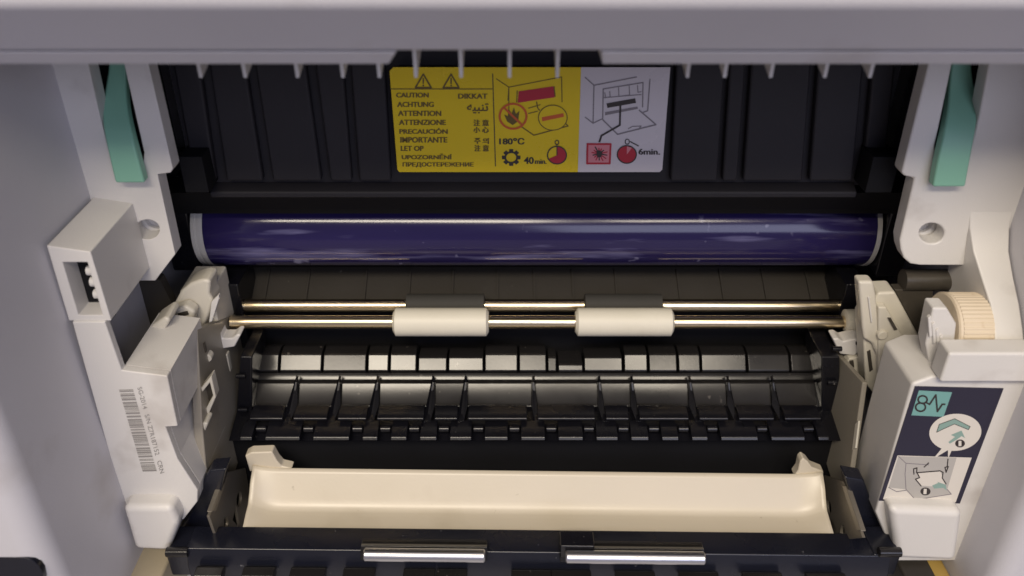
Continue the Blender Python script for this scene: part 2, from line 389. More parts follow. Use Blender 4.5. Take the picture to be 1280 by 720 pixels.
# gear with teeth, axis along the shaft direction
def gear(name, x0, x1, y, z, r, n, parent):
    bm = bmesh.new(); A = []; B = []
    for i in range(n*4):
        a = 2*math.pi*i/(n*4); rr = r if i % 4 in (0, 1) else r - 0.00016
        A.append((x0, y + rr*math.cos(a), z + rr*math.sin(a))); B.append((x1, y + rr*math.cos(a), z + rr*math.sin(a)))
    prism(bm, A, B); return from_bm(name, bm, 'gear', parent)
gy, gz, gr_ = 0.2160, zs - 0.0050, 0.0112
g = gear('gear', 0.1252, 0.1342, gy, gz, gr_, 52, printer)
lathe('gear_flange', gy, gz, [(0.1238, gr_*0.96), (0.1242, gr_*1.01), (0.1250, gr_*1.01)], 'gear', g)
plate('gear_bracket', [(1166, 385), (1184, 385), (1196, 405), (1193, 434), (1183, 434), (1183, 467), (1164, 467), (1157, 430)], YB + 0.006, 0.006, 'white', printer, bevel=0.0007)
for k in range(4):
    a, b = 1160 + k*5, 398 + k*8
    plate('bracket_rib', [(a, b), (a + 4, b - 3), (a + 6, b + 22), (a + 2, b + 25)], YB + 0.0052, 0.0015, 'white', printer, bevel=0.0003)
# instruction sticker on the right block
rl = lambda a, b: (1090 + a/4.233, 470 + b/4.233)
YS = YB - 0.0008
stk = plate('instruction_sticker', [rl(228, 55), rl(697, 66), rl(465, 675), rl(37, 660)], YS - 0.00025, 0.0002, 'ink_navy', printer)
pr = Print(YS - 0.00025, 0.00008, rl)
pr.fill('ink_teal', [(248, 76), (424, 86), (378, 216), (208, 208)])
pr.stroke('ink', ell(268, 125, 24, 20, 20), 9, True, 0.00006); pr.stroke('ink', ell(257, 165, 26, 22, 20), 9, True, 0.00006)
pr.stroke('ink', [(285, 140), (305, 150), (338, 100), (346, 188), (372, 150), (386, 150)], 9, False, 0.00007)
pr.fill('paper', ell(441, 298, 138, 98, 40, -0.08))
pr.fill('paper', [(372, 380), (402, 392), (322, 440)], 0.00002); pr.fill('paper', [(402, 390), (424, 388), (402, 440)], 0.00003)
pr.fill('ink_sage', [(342, 298), (356, 256), (438, 226), (520, 268), (510, 284), (436, 254), (374, 282)], 0.00004)
pr.stroke('ink', [(342, 298), (356, 256), (438, 226), (520, 268), (510, 284), (436, 254), (374, 282)], 3, True, 0.00006)
pr.fill('ink_sage', [(404, 350), (440, 322), (418, 312), (474, 288), (492, 328), (474, 318), (450, 336), (412, 358)], 0.00004)
pr.fill('ink', ell(466, 357, 26, 21, 24), 0.00004); pr.text('paper', '1', ((458, 343), (473, 343), (458, 371)), 0.03, 0.00008)
pr.fill('paper', [(135, 420), (528, 432), (443, 668), (58, 652)])
pr.fill('ink_pale', [(140, 425), (448, 432), (398, 600), (420, 625), (230, 655), (180, 600), (88, 590)], 0.00003)
pr.stroke('ink_grey', [(140, 425), (180, 462), (175, 520), (180, 600)], 4, False, 0.00005)
pr.stroke('ink_grey', [(180, 462), (300, 470)], 4, False, 0.00005); pr.stroke('ink_grey', [(88, 590), (130, 612), (180, 605)], 4, False, 0.00005)
pr.stroke('ink_grey', [(180, 600), (230, 655), (420, 625), (398, 600)], 4, False, 0.00005)
pr.fill('paper', [(240, 512), (360, 500), (372, 530), (390, 575), (335, 585), (262, 580), (232, 548), (252, 540)], 0.00005)
pr.stroke('ink', [(222, 520), (220, 492), (238, 486), (236, 512), (360, 502), (376, 510), (372, 540), (392, 572)], 6, False, 0.00007)
pr.stroke('ink', [(240, 514), (252, 538), (230, 546), (260, 582)], 6, False, 0.00007)
pr.stroke('ink', [(402, 440), (398, 480), (386, 484), (392, 510), (404, 478)], 6, False, 0.00007)
pr.stroke('ink', [(300, 460), (276, 482)], 6, False, 0.00007)
pr.fill('ink_sage', [(318, 580), (350, 566), (346, 560), (390, 575), (396, 606), (378, 592), (330, 596)], 0.00008)
pr.fill('ink', ell(283, 611, 27, 21, 24), 0.00006); pr.text('paper', '1', ((274, 597), (290, 597), (272, 625)), 0.03, 0.0001)
pr.build(stk, {'ink_teal': 'teal_panel', 'paper': 'white_print', 'ink': 'black_print', 'ink_sage': 'arrow_print', 'ink_pale': 'grey_print', 'ink_grey': 'line_print'})

# ---- inner side frames and bearing brackets
# left
bb = plate('bearing_bracket', [(214, 386), (226, 364), (238, 354), (254, 349), (263, 351), (262, 367), (267, 377), (262, 392), (256, 408), (238, 420), (220, 414)], 0.2400, 0.009, 'frame', printer, bevel=0.0016, seg=4)
plate('bracket_step', [(196, 412), (214, 388), (232, 382), (244, 390), (240, 412), (232, 440), (202, 440)], 0.2345, 0.005, 'frame', bb, bevel=0.0012)
plate('bracket_slot', [(222, 392), (234, 389), (236, 393), (224, 397)], 0.2342, 0.0005, 'smoke', bb)
plate('bracket_fin', [(264, 378), (273, 369), (274, 373), (265, 402), (261, 404)], 0.2380, 0.002, 'white', bb, bevel=0.0003)
box('bracket_arm', XA(160, 462, YB), XA(208, 466, YB), YB + 0.0445, 0.262, P(462, YB)[1] - 0.02, P(462, YB)[1] - 0.0004, 'frame', printer, bevel=0.0008)
plate('bracket_tab', [(188, 408), (206, 396), (213, 400), (196, 432), (186, 430)], 0.222, 0.01, 'frame', printer, bevel=0.001)
plate('gap_filler', [(138, 330), (200, 350), (215, 380), (168, 450), (150, 450)], 0.245, 0.004, 'smoke', printer)
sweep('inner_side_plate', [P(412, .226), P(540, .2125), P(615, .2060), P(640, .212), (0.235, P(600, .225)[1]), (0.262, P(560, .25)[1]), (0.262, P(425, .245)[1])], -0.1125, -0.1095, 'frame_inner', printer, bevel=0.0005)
lp = plate('latch_pocket', [(241, 497), (264, 470), (270, 496), (258, 524), (243, 522)], 0.219, 0.004, 'frame', printer, holes=([(246, 499), (262, 479), (266, 495), (255, 515)],), bevel=0.0004)
plate('pocket_back', [(244, 494), (266, 472), (270, 496), (258, 520), (246, 520)], 0.2222, 0.001, 'smoke', lp)
cl = plate('bearing_clip', [(264, 420), (275, 416), (278, 423), (290, 423), (296, 418), (301, 419), (293, 434), (274, 437), (266, 433)], 0.243, 0.006, 'white', printer, bevel=0.0006)
plate('clip_slot', [(265, 421), (272, 420), (272, 423), (265, 424)], 0.2425, 0.001, 'deep', cl)
plate('frame_tab', [(262, 440), (268, 439), (270, 455), (265, 458), (261, 452)], 0.236, 0.003, 'white', printer, bevel=0.0006)
plate('frame_tab', [(277, 443), (284, 443), (288, 466), (280, 468)], 0.244, 0.003, 'frame', printer, bevel=0.0006)
plate('spacer_wedge', [(216, 572), (232, 545), (255, 528), (260, 530), (244, 570), (228, 582)], 0.214, 0.006, 'frame', printer, bevel=0.0008)
# right
plate('bracket_arm', [(1078, 400), (1098, 366), (1119, 365), (1152, 426), (1163, 470), (1150, 500), (1098, 500), (1082, 480)], 0.2330, 0.008, 'frame', printer, bevel=0.0009)
bs = plate('bracket_step', [(1098, 384), (1108, 384), (1134, 430), (1112, 432), (1106, 470), (1098, 470)], 0.2300, 0.003, 'frame', printer, bevel=0.0006)
plate('bracket_slot', [(1084, 440), (1088, 438), (1091, 462), (1087, 465)], 0.2326, 0.0005, 'smoke', bs)
bp2 = plate('bearing_post', [(1073, 352), (1092, 352), (1096, 372), (1098, 398), (1104, 440), (1099, 452), (1090, 430), (1080, 424), (1078, 410), (1075, 378)], 0.2310, 0.005, 'frame', printer, bevel=0.0010)
plate('post_rib', [(1085, 372), (1087, 371), (1091, 402), (1089, 404)], 0.2304, 0.001, 'white', bp2, bevel=0.0002)
pb = U(1060, 400, 0.252)
lathe('shaft_bush', pb.y, pb.z, [(XA(1055, 400, .252), 0.0034), (XA(1056, 400, .252), 0.0039), (XA(1080, 400, .252), 0.0039)], 'roller_white', printer)
cl = plate('bearing_clip', [(1041, 424), (1048, 423), (1054, 427), (1066, 424), (1080, 424), (1080, 436), (1068, 445), (1050, 443)], 0.243, 0.006, 'white', printer, bevel=0.0006)
plate('clip_slot', [(1070, 428), (1079, 428), (1079, 431), (1070, 431)], 0.2425, 0.001, 'deep', cl)
plate('frame_tab', [(1042, 463), (1054, 461), (1062, 448), (1074, 447), (1080, 470), (1068, 478), (1056, 475), (1053, 466), (1043, 465)], 0.242, 0.004, 'frame', printer, bevel=0.0006)
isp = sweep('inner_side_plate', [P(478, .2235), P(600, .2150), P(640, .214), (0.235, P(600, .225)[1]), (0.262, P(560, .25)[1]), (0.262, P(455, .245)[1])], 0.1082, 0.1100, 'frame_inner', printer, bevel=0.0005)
plate_x('plate_rib', [(1069, 530), (1073, 526), (1069, 560), (1065, 562)], 0.1080, 0.0006, 'frame', isp)

for pts, y, m_ in (([(250, 432), (256, 428), (258, 440), (252, 444)], 0.2275, 'smoke'), ([(246, 452), (250, 450), (252, 462), (248, 465)], 0.2230, 'smoke'), ([(272, 442), (276, 441), (277, 449), (273, 450)], 0.2410, 'smoke'),
                   ([(1062, 452), (1067, 451), (1068, 459), (1063, 460)], 0.2412, 'smoke'), ([(1110, 398), (1114, 398), (1122, 412), (1118, 413)], 0.2294, 'smoke')):
    plate('moulded_slot', pts, y, 0.0006, m_, printer)
for u, v, y in ((258, 448, 0.2290), (1104, 420, 0.2290)):
    q = U(u, v, y); A1 = [(q.x + 0.0017*math.cos(a), y, q.z + 0.0017*math.sin(a)) for a in [2*math.pi*i/18 for i in range(18)]]
    bm = bmesh.new(); prism(bm, A1, [(a, b + 0.003, c) for a, b, c in A1]); from_bm('round_boss', bm, 'frame', printer, bevel=0.0004)
# ---- dark plates behind the rollers
sweep('upper_guide', [P(334, 0.284), P(378, 0.270), (0.276, P(378, 0.270)[1] - 0.002), (0.290, P(334, 0.284)[1])], XA(284, 355, .277), XA(1072, 355, .277), 'brown_black', printer)
for u in (334, 385, 457, 512, 566, 622, 668, 716, 770, 848, 902, 955, 1010):
    x = XA(u, 355, .277)
    sweep('guide_rib', [P(337, .2822), P(376, .2698), (0.2716, P(376, .2698)[1] - 0.0008), (0.2845, P(337, .2822)[1] - 0.0012)], x - 0.0004, x + 0.0004, 'brown_black', printer)
for u in (290, 1064):
    box('guide_cheek', XA(u - 13, 372, .262), XA(u + 13, 372, .262), 0.2600, 0.280, P(432, .262)[1], P(352, .262)[1], 'black', printer, bevel=0.0006)
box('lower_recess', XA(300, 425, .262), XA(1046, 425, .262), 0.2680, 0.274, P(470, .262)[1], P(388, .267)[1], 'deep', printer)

# ================================================================== paper guide (black ribbed chute)
chute = empty('paper_guide', (0, 0.24, P(585, .226)[1]), 'glossy black ribbed paper guide with two rows of segments below the metal roller shafts', 'paper guide')
jit = random.Random(11)
r1 = [318, 348, 402, 458, 486, 521, 559, 605, 648, 684, 697, 730, 780, 811, 848, 877, 935, 989, 1022]
for a, b in zip(r1, r1[1:]):
    g_ = 1.2
    x0, x1 = XA(a + g_, 450, .252), XA(b - g_, 450, .252)
    short = (521 <= a < 605) or (684 <= a < 780)
    v0 = 456 if a == 697 else (447 if short else 443)
    f0 = P(v0, .2545 if v0 < 456 else .2520); f1 = SL(f0, 463.5, 42.5 + jit.uniform(-2.5, 2.5))
    top = [] if short else [P(431.5, .2605), P(433.5, .2588)]
    pf = top + [(f0[0] + 0.0012, f0[1] + 0.0002), f0, f1, (f1[0] + 0.0006, f1[1] - 0.0012), (0.262, f1[1] - 0.002), (0.2645, P(431.5, .2605)[1] - 0.002)]
    if short: pf[-1] = (0.2625, f0[1] - 0.001)
    sweep('guide_segment', pf, x0, x1, 'black_gloss', chute, bevel=0.0004, seg=2)
sweep('guide_bed', [P(452, .2585), P(464, .2535), P(478, .2480), P(508, .2420), P(551, .2275), (0.240, P(552, .2262)[1] - 0.002), (0.240, P(552, .2262)[1] - 0.02), (0.28, P(552, .2262)[1] - 0.02), (0.28, P(470, .262)[1])], XA(296, 480, .245), XA(1044, 480, .245), 'black', chute)
box('guide_skirt', XA(290, 560, .235), XA(1052, 560, .235), 0.2335, 0.2395, P(552, .2262)[1] - 0.035, P(552, .2262)[1] - 0.0025, 'deep', chute)
h0 = P(465.5, .2512); h1 = SL(h0, 466.5, 62); h2 = SL(h1, 476, 44.5); h3 = SL(h2, 478, 25)
sweep('guide_bar', [h0, h1, h2, h3, (h3[0] + 0.002, h3[1] - 0.001), (h0[0] + 0.001, h0[1] - 0.003)], XA(316, 470, .2495), XA(1024, 470, .2495), 'black_gloss', chute, bevel=0.0003, seg=2)
r2 = [316, 369, 423, 471, 541, 582, 667, 750, 791, 864, 912, 968, 1025]
for a, b in zip(r2, r2[1:]):
    x0, x1 = XA(a + 2.2, 490, .242), XA(b - 2.2, 490, .242)
    q0 = P(479, .2462); q1 = SL(q0, 504, 45 + jit.uniform(-2, 2)); q2 = SL(q1, 507, 60)
    sweep('guide_panel', [(q0[0] + 0.001, q0[1] + 0.0001), q0, q1, q2, (0.2445, q2[1]), (0.2500, q0[1] - 0.001)], x0, x1, 'black_gloss', chute, bevel=0.00035, seg=2)
    # lower ledge under each panel
    sweep('guide_ledge', [P(516, .2330), P(523, .2308), P(526, .2306), (0.2345, P(526, .2306)[1]), (0.2375, P(516, .2330)[1])], x0 + 0.0006, x1 - 0.0018, 'black', chute, bevel=0.00035, seg=2)
for a in r2[1:-1]:
    x = XA(a, 490, .242)
    sl = -0.0015 if a < 667 else 0.0015
    pa = [P(478, .2448), P(506, .2402), P(527, .2318), (0.2350, P(527, .2318)[1]), (0.248, P(478, .2428)[1] - 0.001)]
    bm = bmesh.new(); w = 0.0006
    sh = [0, sl*0.25, sl*0.9, sl*0.9, 0]
    prism(bm, [(x - w*(0.7 + 1.3*(i in (1, 2))) + sh[i], *pa[i]) for i in range(5)], [(x + w*(0.7 + 1.3*(i in (1, 2))) + sh[i], *pa[i]) for i in range(5)])
    from_bm('guide_fin', bm, 'black', chute, bevel=0.0003, seg=2)
# scalloped lower edge: teeth between round cut-outs
sc_ = [327, 386, 447, 482, 518, 555, 598, 643, 689, 736, 779, 817, 854, 890, 952, 1010]
for a, b in zip([296] + sc_, sc_ + [1040]):
    x0, x1 = XA(a + 8, 545, .228), XA(b - 8, 545, .228)
    if x1 - x0 < 0.002: continue
    sweep('guide_tooth', [P(534, .2290), P(546, .2250), P(551, .2242), (0.2300, P(551, .2242)[1] - 0.001), (0.2330, P(534, .2290)[1])], x0, x1, 'black', chute, bevel=0.00035, seg=2)
for a in sc_:
    x = XA(a, 535, .229); q = P(536, .2290)
    lathe('idler_boss', q[0], q[1], [(x - 0.0020, 0.0006), (x - 0.0016, 0.0012), (x + 0.0016, 0.0012), (x + 0.0020, 0.0006)], 'black', chute, n=16)
for (a, b, c_, d_) in ((292, 315, 446, 560), (1027, 1050, 446, 560)):
    s_ = 1 if a < 600 else -1
    plate('guide_cheek', [(a + 8*s_ if a < 600 else a, c_), (b, c_), (b, d_), (a if a < 600 else a, d_)], 0.2400, 0.02, 'black', chute, bevel=0.0006)
for (u, v) in ((301, 470), (304, 512), (1040, 478), (1048, 521), (297, 545), (1046, 436)):
    q = U(u, v, 0.2392)
    lathe('cheek_pin', q.y, q.z, [(q.x - 0.0016, 0.0009), (q.x + 0.0016, 0.0009)], 'black', chute, n=14)

# ================================================================== rollers
def shaft(name, label, v, y, r, u0, u1, rolls, rr, mroll, cham):
    q = P(v, y); e = empty(name, (0, y, q[1]), label, 'roller', 'feed roller shafts')
    lathe('shaft', y, q[1], [(XA(u0, v, y), r*0.8), (XA(u0, v, y) + 0.0004, r), (XA(u1, v, y), r)], 'steel', e)
    for a, b in rolls:
        xa, xb = XA(a, v, y), XA(b, v, y)
        lathe('roller', y, q[1], [(xa, rr*0.72), (xa + cham*0.35, rr*0.80), (xa + cham, rr), (xb - cham, rr), (xb - cham*0.35, rr*0.82), (xb, rr*0.72)], mroll, e, n=48)
    adopt(e); return e
shaft('feed_roller', 'bare steel shaft carrying two white plastic rollers, in front of the rubber-roller shaft', 402.5, 0.252, 0.0023, 288, 1060, ((492, 611), (719, 841)), 0.0051, 'roller_white', 0.0009)
shaft('feed_roller', 'bare steel shaft with two dark rubber rollers, behind the white-roller shaft', 382, 0.2635, 0.0024, 290, 1064, ((508, 606), (730, 827)), 0.0044, 'rubber', 0.0003)

# ================================================================== drum cartridge
cart = empty('drum_cartridge', (0, 0.27, P(334, .272)[1]), 'black toner cartridge with purple drum and yellow multilingual caution sticker', 'toner cartridge')
YP = 0.2505
xl_, xr_ = XA(225, 150, YP), XA(1110, 150, YP)
zb_ = P(231, YP)[1]
sweep('housing', [(YP, zb_), (YP, lip[1] + 0.025), (0.30, lip[1] + 0.025), (0.30, zb_)], xl_, xr_, 'black_matt', cart)
sweep('housing_lip', [(YP - 0.004, zb_ - 0.0028), (YP - 0.004, zb_ - 0.0008), (YP - 0.0003, zb_ + 0.001), (0.262, zb_ + 0.001), (0.262, zb_ - 0.0028)], xl_ + 0.006, xr_ - 0.006, 'black_matt', cart, bevel=0.0006)
box('housing_back', xl_, xr_, 0.2925, 0.30, P(345, .285)[1], zb_ - 0.0005, 'deep', cart)
for (a, b, c_, d_) in ((212, 246, 243, 270), (258, 303, 283, 329), (315, 379, 341, 402), (391, 427, 413, 440), (436, 480, 449, 489), (846, 908, 838, 897), (914, 934, 903, 922), (941, 1016, 929, 1003), (1025, 1082, 1012, 1066), (1094, 1122, 1078, 1104)):
    plate('housing_panel', [(a, 60), (b, 60), (d_, 227), (c_, 227)], YP - 0.0030, 0.0032, 'black_matt', cart, bevel=0.0009)
for a, b in ((222, 252), (1092, 1126)):
    q = P(196, 0.240)
    box('guide_lug', XA(a, 196, .240), XA(b, 196, .240), 0.2400, 0.2503, q[1] - 0.012, q[1], 'deep', cart, bevel=0.0003)
dq = P(282, 0.277); DR = 0.0145
d0, d1 = XA(245, 300, .268), XA(1094, 300, .268)
sweep('drum_shade_strip', [(0.2508, zb_ - 0.0030), P(262, .2595), P(267, .2605), (0.2625, P(267, .2605)[1] + 0.0002), (0.2630, zb_ - 0.0030)], d0 - 0.004, d1 + 0.004, 'deep', cart)  # added black strip standing in for the dark reflection on the upper drum
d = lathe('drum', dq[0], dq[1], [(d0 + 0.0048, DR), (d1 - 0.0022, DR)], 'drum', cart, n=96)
lathe('drum_end_cap', dq[0], dq[1], [(d0, DR*0.90), (d0 + 0.0006, DR*0.985), (d0 + 0.0018, DR*0.985), (d0 + 0.0020, DR*0.95), (d0 + 0.0030, DR*0.95), (d0 + 0.0032, DR*1.01), (d0 + 0.00478, DR*1.01)], 'aluminium', d, n=64)
lathe('drum_end_cap', dq[0], dq[1], [(d1 - 0.00218, DR*1.015), (d1 - 0.0006, DR*1.015), (d1, DR*0.94)], 'aluminium', d, n=64)
box('end_bearing', d0 - 0.010, d0 - 0.0002, 0.266, 0.292, dq[1] - 0.013, zb_ - 0.0035, 'black', cart, bevel=0.001)
box('end_bearing', d1 + 0.0002, d1 + 0.010, 0.262, 0.292, dq[1] - 0.013, zb_ - 0.0035, 'black', cart, bevel=0.001)

# ---- caution sticker
YL = YP - 0.0047
Z = lambda a, b: (480 + a/3.459, 50 + b/3.459)
ya = plate('caution_sticker', [Z(24, 135), Z(40, 118), Z(852, 118), Z(838, 571), Z(66, 571), Z(58, 560)], YL, 0.0002, 'lab_yellow', cart)
wa = plate('caution_sticker', [Z(852.4, 118), Z(1238, 118), Z(1203, 560), Z(1192, 571), Z(838.4, 571)], YL, 0.0002, 'lab_white', cart)
ya['label'] = 'yellow half of the caution sticker'; wa['label'] = 'white half of the caution sticker'
box('sticker_backing', U(*Z(70, 300), YL).x, U(*Z(1190, 300), YL).x, YL + 0.0003, YP + 0.0008, U(*Z(300, 560), YL).z, U(*Z(300, 130), YL).z, 'black_matt', cart)
py = Print(YL, 0.0001, Z)
def tl(s, x0, x1, y0, y1, c='ink_brown', sk=0.0, b=0.012):
    py.text(c, s, ((x0, y0), (x1 - 2.4, y0), (x0 + sk, y1)), b)
    for k in (1, 2): py.text(c, s, ((x0 + 1.2*k, y0), (x1 - 2.4 + 1.2*k, y0), (x0 + 1.2*k + sk, y1)), b, 0.000005*k)
py.stroke('ink_brown', [(30, 212), (468, 212)], 4)
for cx in (170, 290):
    py.stroke('ink_brown', [(cx, 148), (cx + 34, 206), (cx - 34, 206)], 7, True)
    py.stroke('ink_brown', [(cx, 166), (cx, 188)], 6); py.fill('ink_brown', ell(cx, 197, 4, 4, 10))
rows = [('CAUTION', 52, 194, 228, 249), ('ACHTUNG', 56, 216, 268, 290), ('ATTENTION', 60, 248, 306, 329), ('ATTENZIONE', 64, 268, 345, 368),
        ('PRECAUCI\u00d3N', 66, 276, 381, 406), ('IMPORTANTE', 70, 274, 420, 444), ('LET OP', 72, 172, 458, 480), ('UPOZORN\u011aN\u00cd', 76, 294, 492, 516), ('\u041f\u0420\u0415\u0414\u041e\u0421\u0422\u0415\u0420\u0415\u0416\u0415\u041d\u0418\u0415', 80, 388, 529, 551)]
for s, a, b, c, dd in rows: tl(s, a, b, c, dd)
tl('DIKKAT', 320, 448, 232, 254)
tl('\ufeea\ufef4\ufe92\ufee8\ufe97', 358, 452, 274, 318)
tl('\u6ce8', 386, 416, 344, 372); tl('\u610f', 424, 454, 344, 372); tl('\u5c0f', 386, 416, 376, 402); tl('\u5fc3', 424, 454, 376, 402)
tl('\uc8fc', 390, 418, 424, 450); tl('\uc758', 426, 454, 424, 450); tl('\u6ce8', 390, 418, 454, 482); tl('\u610f', 426, 454, 454, 482)
py.stroke('ink', [(470, 146), (482, 545)], 4)
# drawing of the open machine
for pts, w in (([(486, 168), (540, 204), (536, 262)], 4), ([(540, 204), (768, 160)], 4), ([(768, 160), (770, 268)], 4), ([(540, 204), (540, 300)], 4),
               ([(590, 372), (648, 412), (796, 372), (776, 352)], 5), ([(576, 220), (574, 268)], 4), ([(660, 268), (664, 292), (672, 304)], 5), ([(625, 295), (676, 280)], 4), ([(625, 318), (664, 308)], 4), ([(735, 202), (740, 244)], 5)):
    py.stroke('ink_brown', pts, w)
py.fill('ink_red', [(582, 222), (732, 200), (738, 248), (578, 272)])
py.fill('lab_yellow', ell(730, 336, 62, 54, 36), 0.00005)
py.stroke('ink_brown', ell(730, 336, 62, 54, 36), 4, True, 0.00007)
py.fill('ink_orange', [(682, 334), (776, 316), (778, 332), (684, 352)], 0.00008)
py.stroke('ink_orange', ell(558, 330, 58, 54, 36), 9, True, 0.00007)
py.stroke('ink_orange', [(518, 292), (598, 368)], 9, False, 0.00009)
py.fill('ink_brown', [(532, 352), (520, 322), (536, 330), (538, 296), (552, 318), (562, 292), (570, 320), (586, 306), (580, 352), (556, 368)], 0.00005)
tl('180\u2103', 498, 608, 424, 452, 'ink')
for k in range(8):
    a = math.pi/4*k; ca, sa = math.cos(a), math.sin(a)
    py.fill('ink', [(550 + ca*22 - sa*9, 508 + sa*20 + ca*8), (550 + ca*40 - sa*9, 508 + sa*36 + ca*8), (550 + ca*40 + sa*9, 508 + sa*36 - ca*8), (550 + ca*22 + sa*9, 508 + sa*20 - ca*8)], 0.00002)
py.stroke('ink', ell(550, 508, 26, 23, 24), 8, True, 0.00004)
tl('40', 604, 648, 506, 536, 'ink'); tl('min.', 652, 704, 516, 536, 'ink', 0, 0.004)
def pie(cx, cy, rx, ry, a0, a1, cmain, n=30):
    py.fill(cmain, [(cx, cy)] + [(cx + rx*math.sin(a0 + (a1-a0)*i/n), cy - ry*math.cos(a0 + (a1-a0)*i/n)) for i in range(n+1)], 0.00003)
pie(748, 498, 40, 37, 0, 4.25, 'ink_red'); py.stroke('ink', ell(748, 498, 41, 38, 36), 5, True, 0.00005); py.stroke('ink', [(748, 498), (748, 452)], 4, False, 0.00006)
py.stroke('ink', ell(748, 443, 8, 9, 16), 4, True)
py.build(ya, {'ink_brown': 'caution_print', 'ink': 'black_print', 'ink_red': 'red_print', 'ink_orange': 'orange_print', 'lab_yellow': 'yellow_print'})
# white half
py = Print(YL, 0.0001, Z)
for pts, w in (([(870, 162), (908, 196), (1092, 160)], 5), ([(908, 196), (904, 360), (870, 334)], 5), ([(1150, 170), (1140, 306), (1118, 314)], 5),
               ([(948, 212), (1120, 184), (1118, 290)], 5), ([(948, 212), (946, 340), (904, 360)], 5), ([(1014, 206), (1016, 244), (1062, 238), (1060, 196)], 4),
               ([(948, 250), (1112, 236)], 4), ([(946, 345), (1010, 408), (1176, 366), (1104, 304)], 6), ([(1056, 384), (1074, 374), (1112, 372), (1098, 388)], 4),
               ([(955, 228), (958, 250), (978, 246), (976, 222)], 4), ([(1096, 196), (1098, 226), (1112, 224)], 4)):
    py.stroke('ink_grey', pts, w)
py.fill('ink', [(962, 274), (1086, 252), (1090, 272), (966, 294)]); py.fill('ink_grey', [(956, 312), (1096, 288), (1098, 298), (956, 326)])
py.stroke('ink', [(1022, 280), (1020, 368), (940, 414), (932, 440)], 8, False, 0.00004)
py.fill('ink_pink', [(880, 450), (980, 450), (976, 534), (878, 534)])
py.stroke('ink_red', [(880, 450), (980, 450), (976, 534), (878, 534)], 8, True, 0.00004)
rr_ = random.Random(5)
for k in range(14):
    a = 2*math.pi*k/14 + 0.2; r0, r1 = rr_.uniform(6, 14), rr_.uniform(24, 38)
    py.stroke('ink_red' if k % 3 else 'ink', [(930 + r0*math.cos(a), 492 + r0*.9*math.sin(a)), (930 + r1*math.cos(a), 492 + r1*.9*math.sin(a))], 5, False, 0.00006)
py.fill('ink', [(918, 480), (930, 476), (944, 484), (940, 506), (922, 508)], 0.00008)
py.fill('ink_red', ell(1050, 495, 41, 38, 36)); py.stroke('ink', ell(1050, 495, 41, 38, 36), 5, True, 0.00004)
py.fill('ink_pink', [(1050, 495), (1050, 460), (1072, 466)], 0.00006)
py.stroke('ink', ell(1052, 440, 9, 11, 16), 4, True); py.stroke('ink', [(1066, 440), (1100, 458)], 5)
tl('6min.', 1100, 1194, 470, 496, 'ink')
py.build(wa, {'ink': 'black_print', 'ink_grey': 'line_print', 'ink_pink': 'pink_print', 'ink_red': 'red_print'})

# ================================================================== fold-down door
door = empty('fold_down_door', (0, 0.2, P(705, .192)[1] - 0.02), 'folded down black door unit with cream curved trough and two polished rollers', 'printer door')
A_, B_ = P(589, .2190), P(674, .1970)
K_ = SL(A_, 640, 37); cur = []; n = 16
for i in range(n + 1):               # back wall and floor with a tight fillet between them
    s_ = i/n
    if s_ <= 0.4: k = s_/0.4*0.80; c_ = (A_[0] + (K_[0]-A_[0])*k, A_[1] + (K_[1]-A_[1])*k)
    elif s_ >= 0.7: k = 0.13 + (s_-0.7)/0.3*0.87; c_ = (K_[0] + (B_[0]-K_[0])*k, K_[1] + (B_[1]-K_[1])*k)
    else:
        w = (s_-0.4)/0.3; p0 = (A_[0] + (K_[0]-A_[0])*.80, A_[1] + (K_[1]-A_[1])*.80); p2 = (K_[0] + (B_[0]-K_[0])*.13, K_[1] + (B_[1]-K_[1])*.13)
        c_ = tuple((1-w)**2*p0[j] + 2*w*(1-w)*K_[j] + w*w*p2[j] for j in (0, 1))
    cur.append(c_)
xt0, xt1 = XA(318, 590, .219), XA(1028, 590, .219)
# trough as a thick curved shell with upturned ends
bm = bmesh.new(); NX = 40; rows_ = []
xs_ = []
for j in range(NX + 1):
    s_ = j/NX; xs_.append(xt0 + (xt1 - xt0)*s_)
rows_ = []
def lift_at(x):
    e = 0.010; d_ = min(x - xt0, xt1 - x)
    return 0.0055*max(0, 1 - d_/e)**2
for x in [xt0, xt0 + .0012, xt0 + .0025, xt0 + .004, xt0 + .006, xt0 + .008, xt0 + .0105] + [xt0 + 0.0105 + (xt1 - xt0 - 0.021)*k/10 for k in range(1, 10)] + [xt1 - .0105, xt1 - .008, xt1 - .006, xt1 - .004, xt1 - .0025, xt1 - .0012, xt1]:
    rows_.append([bm.verts.new((x, y, z + lift_at(x)*(0.25*(1 - i/n) + 0.75*math.sin(math.pi*i/n)))) for i, (y, z) in enumerate(cur)])
for a, b in zip(rows_, rows_[1:]):
    for i in range(n): bm.faces.new((a[i], a[i+1], b[i+1], b[i]))
tr = from_bm('trough', bm, 'cream', door, smooth=True, angle=60)
so = tr.modifiers.new('solid', 'SOLIDIFY'); so.thickness = 0.0016; so.offset = -1
bpy.context.view_layer.update()
me = tr.data
if sum(p.normal.z for p in me.polygons) < 0: me.flip_normals()
plate('trough_post', [(306, 570), (313, 566), (340, 565), (346, 576), (352, 583), (366, 586), (312, 590)], 0.2195, 0.004, 'cream', door, bevel=0.0006)
plate('trough_post', [(992, 596), (998, 588), (1000, 577), (1004, 573), (1010, 577), (1015, 584), (1030, 590), (1028, 600)], 0.2195, 0.004, 'cream', door, bevel=0.0006)
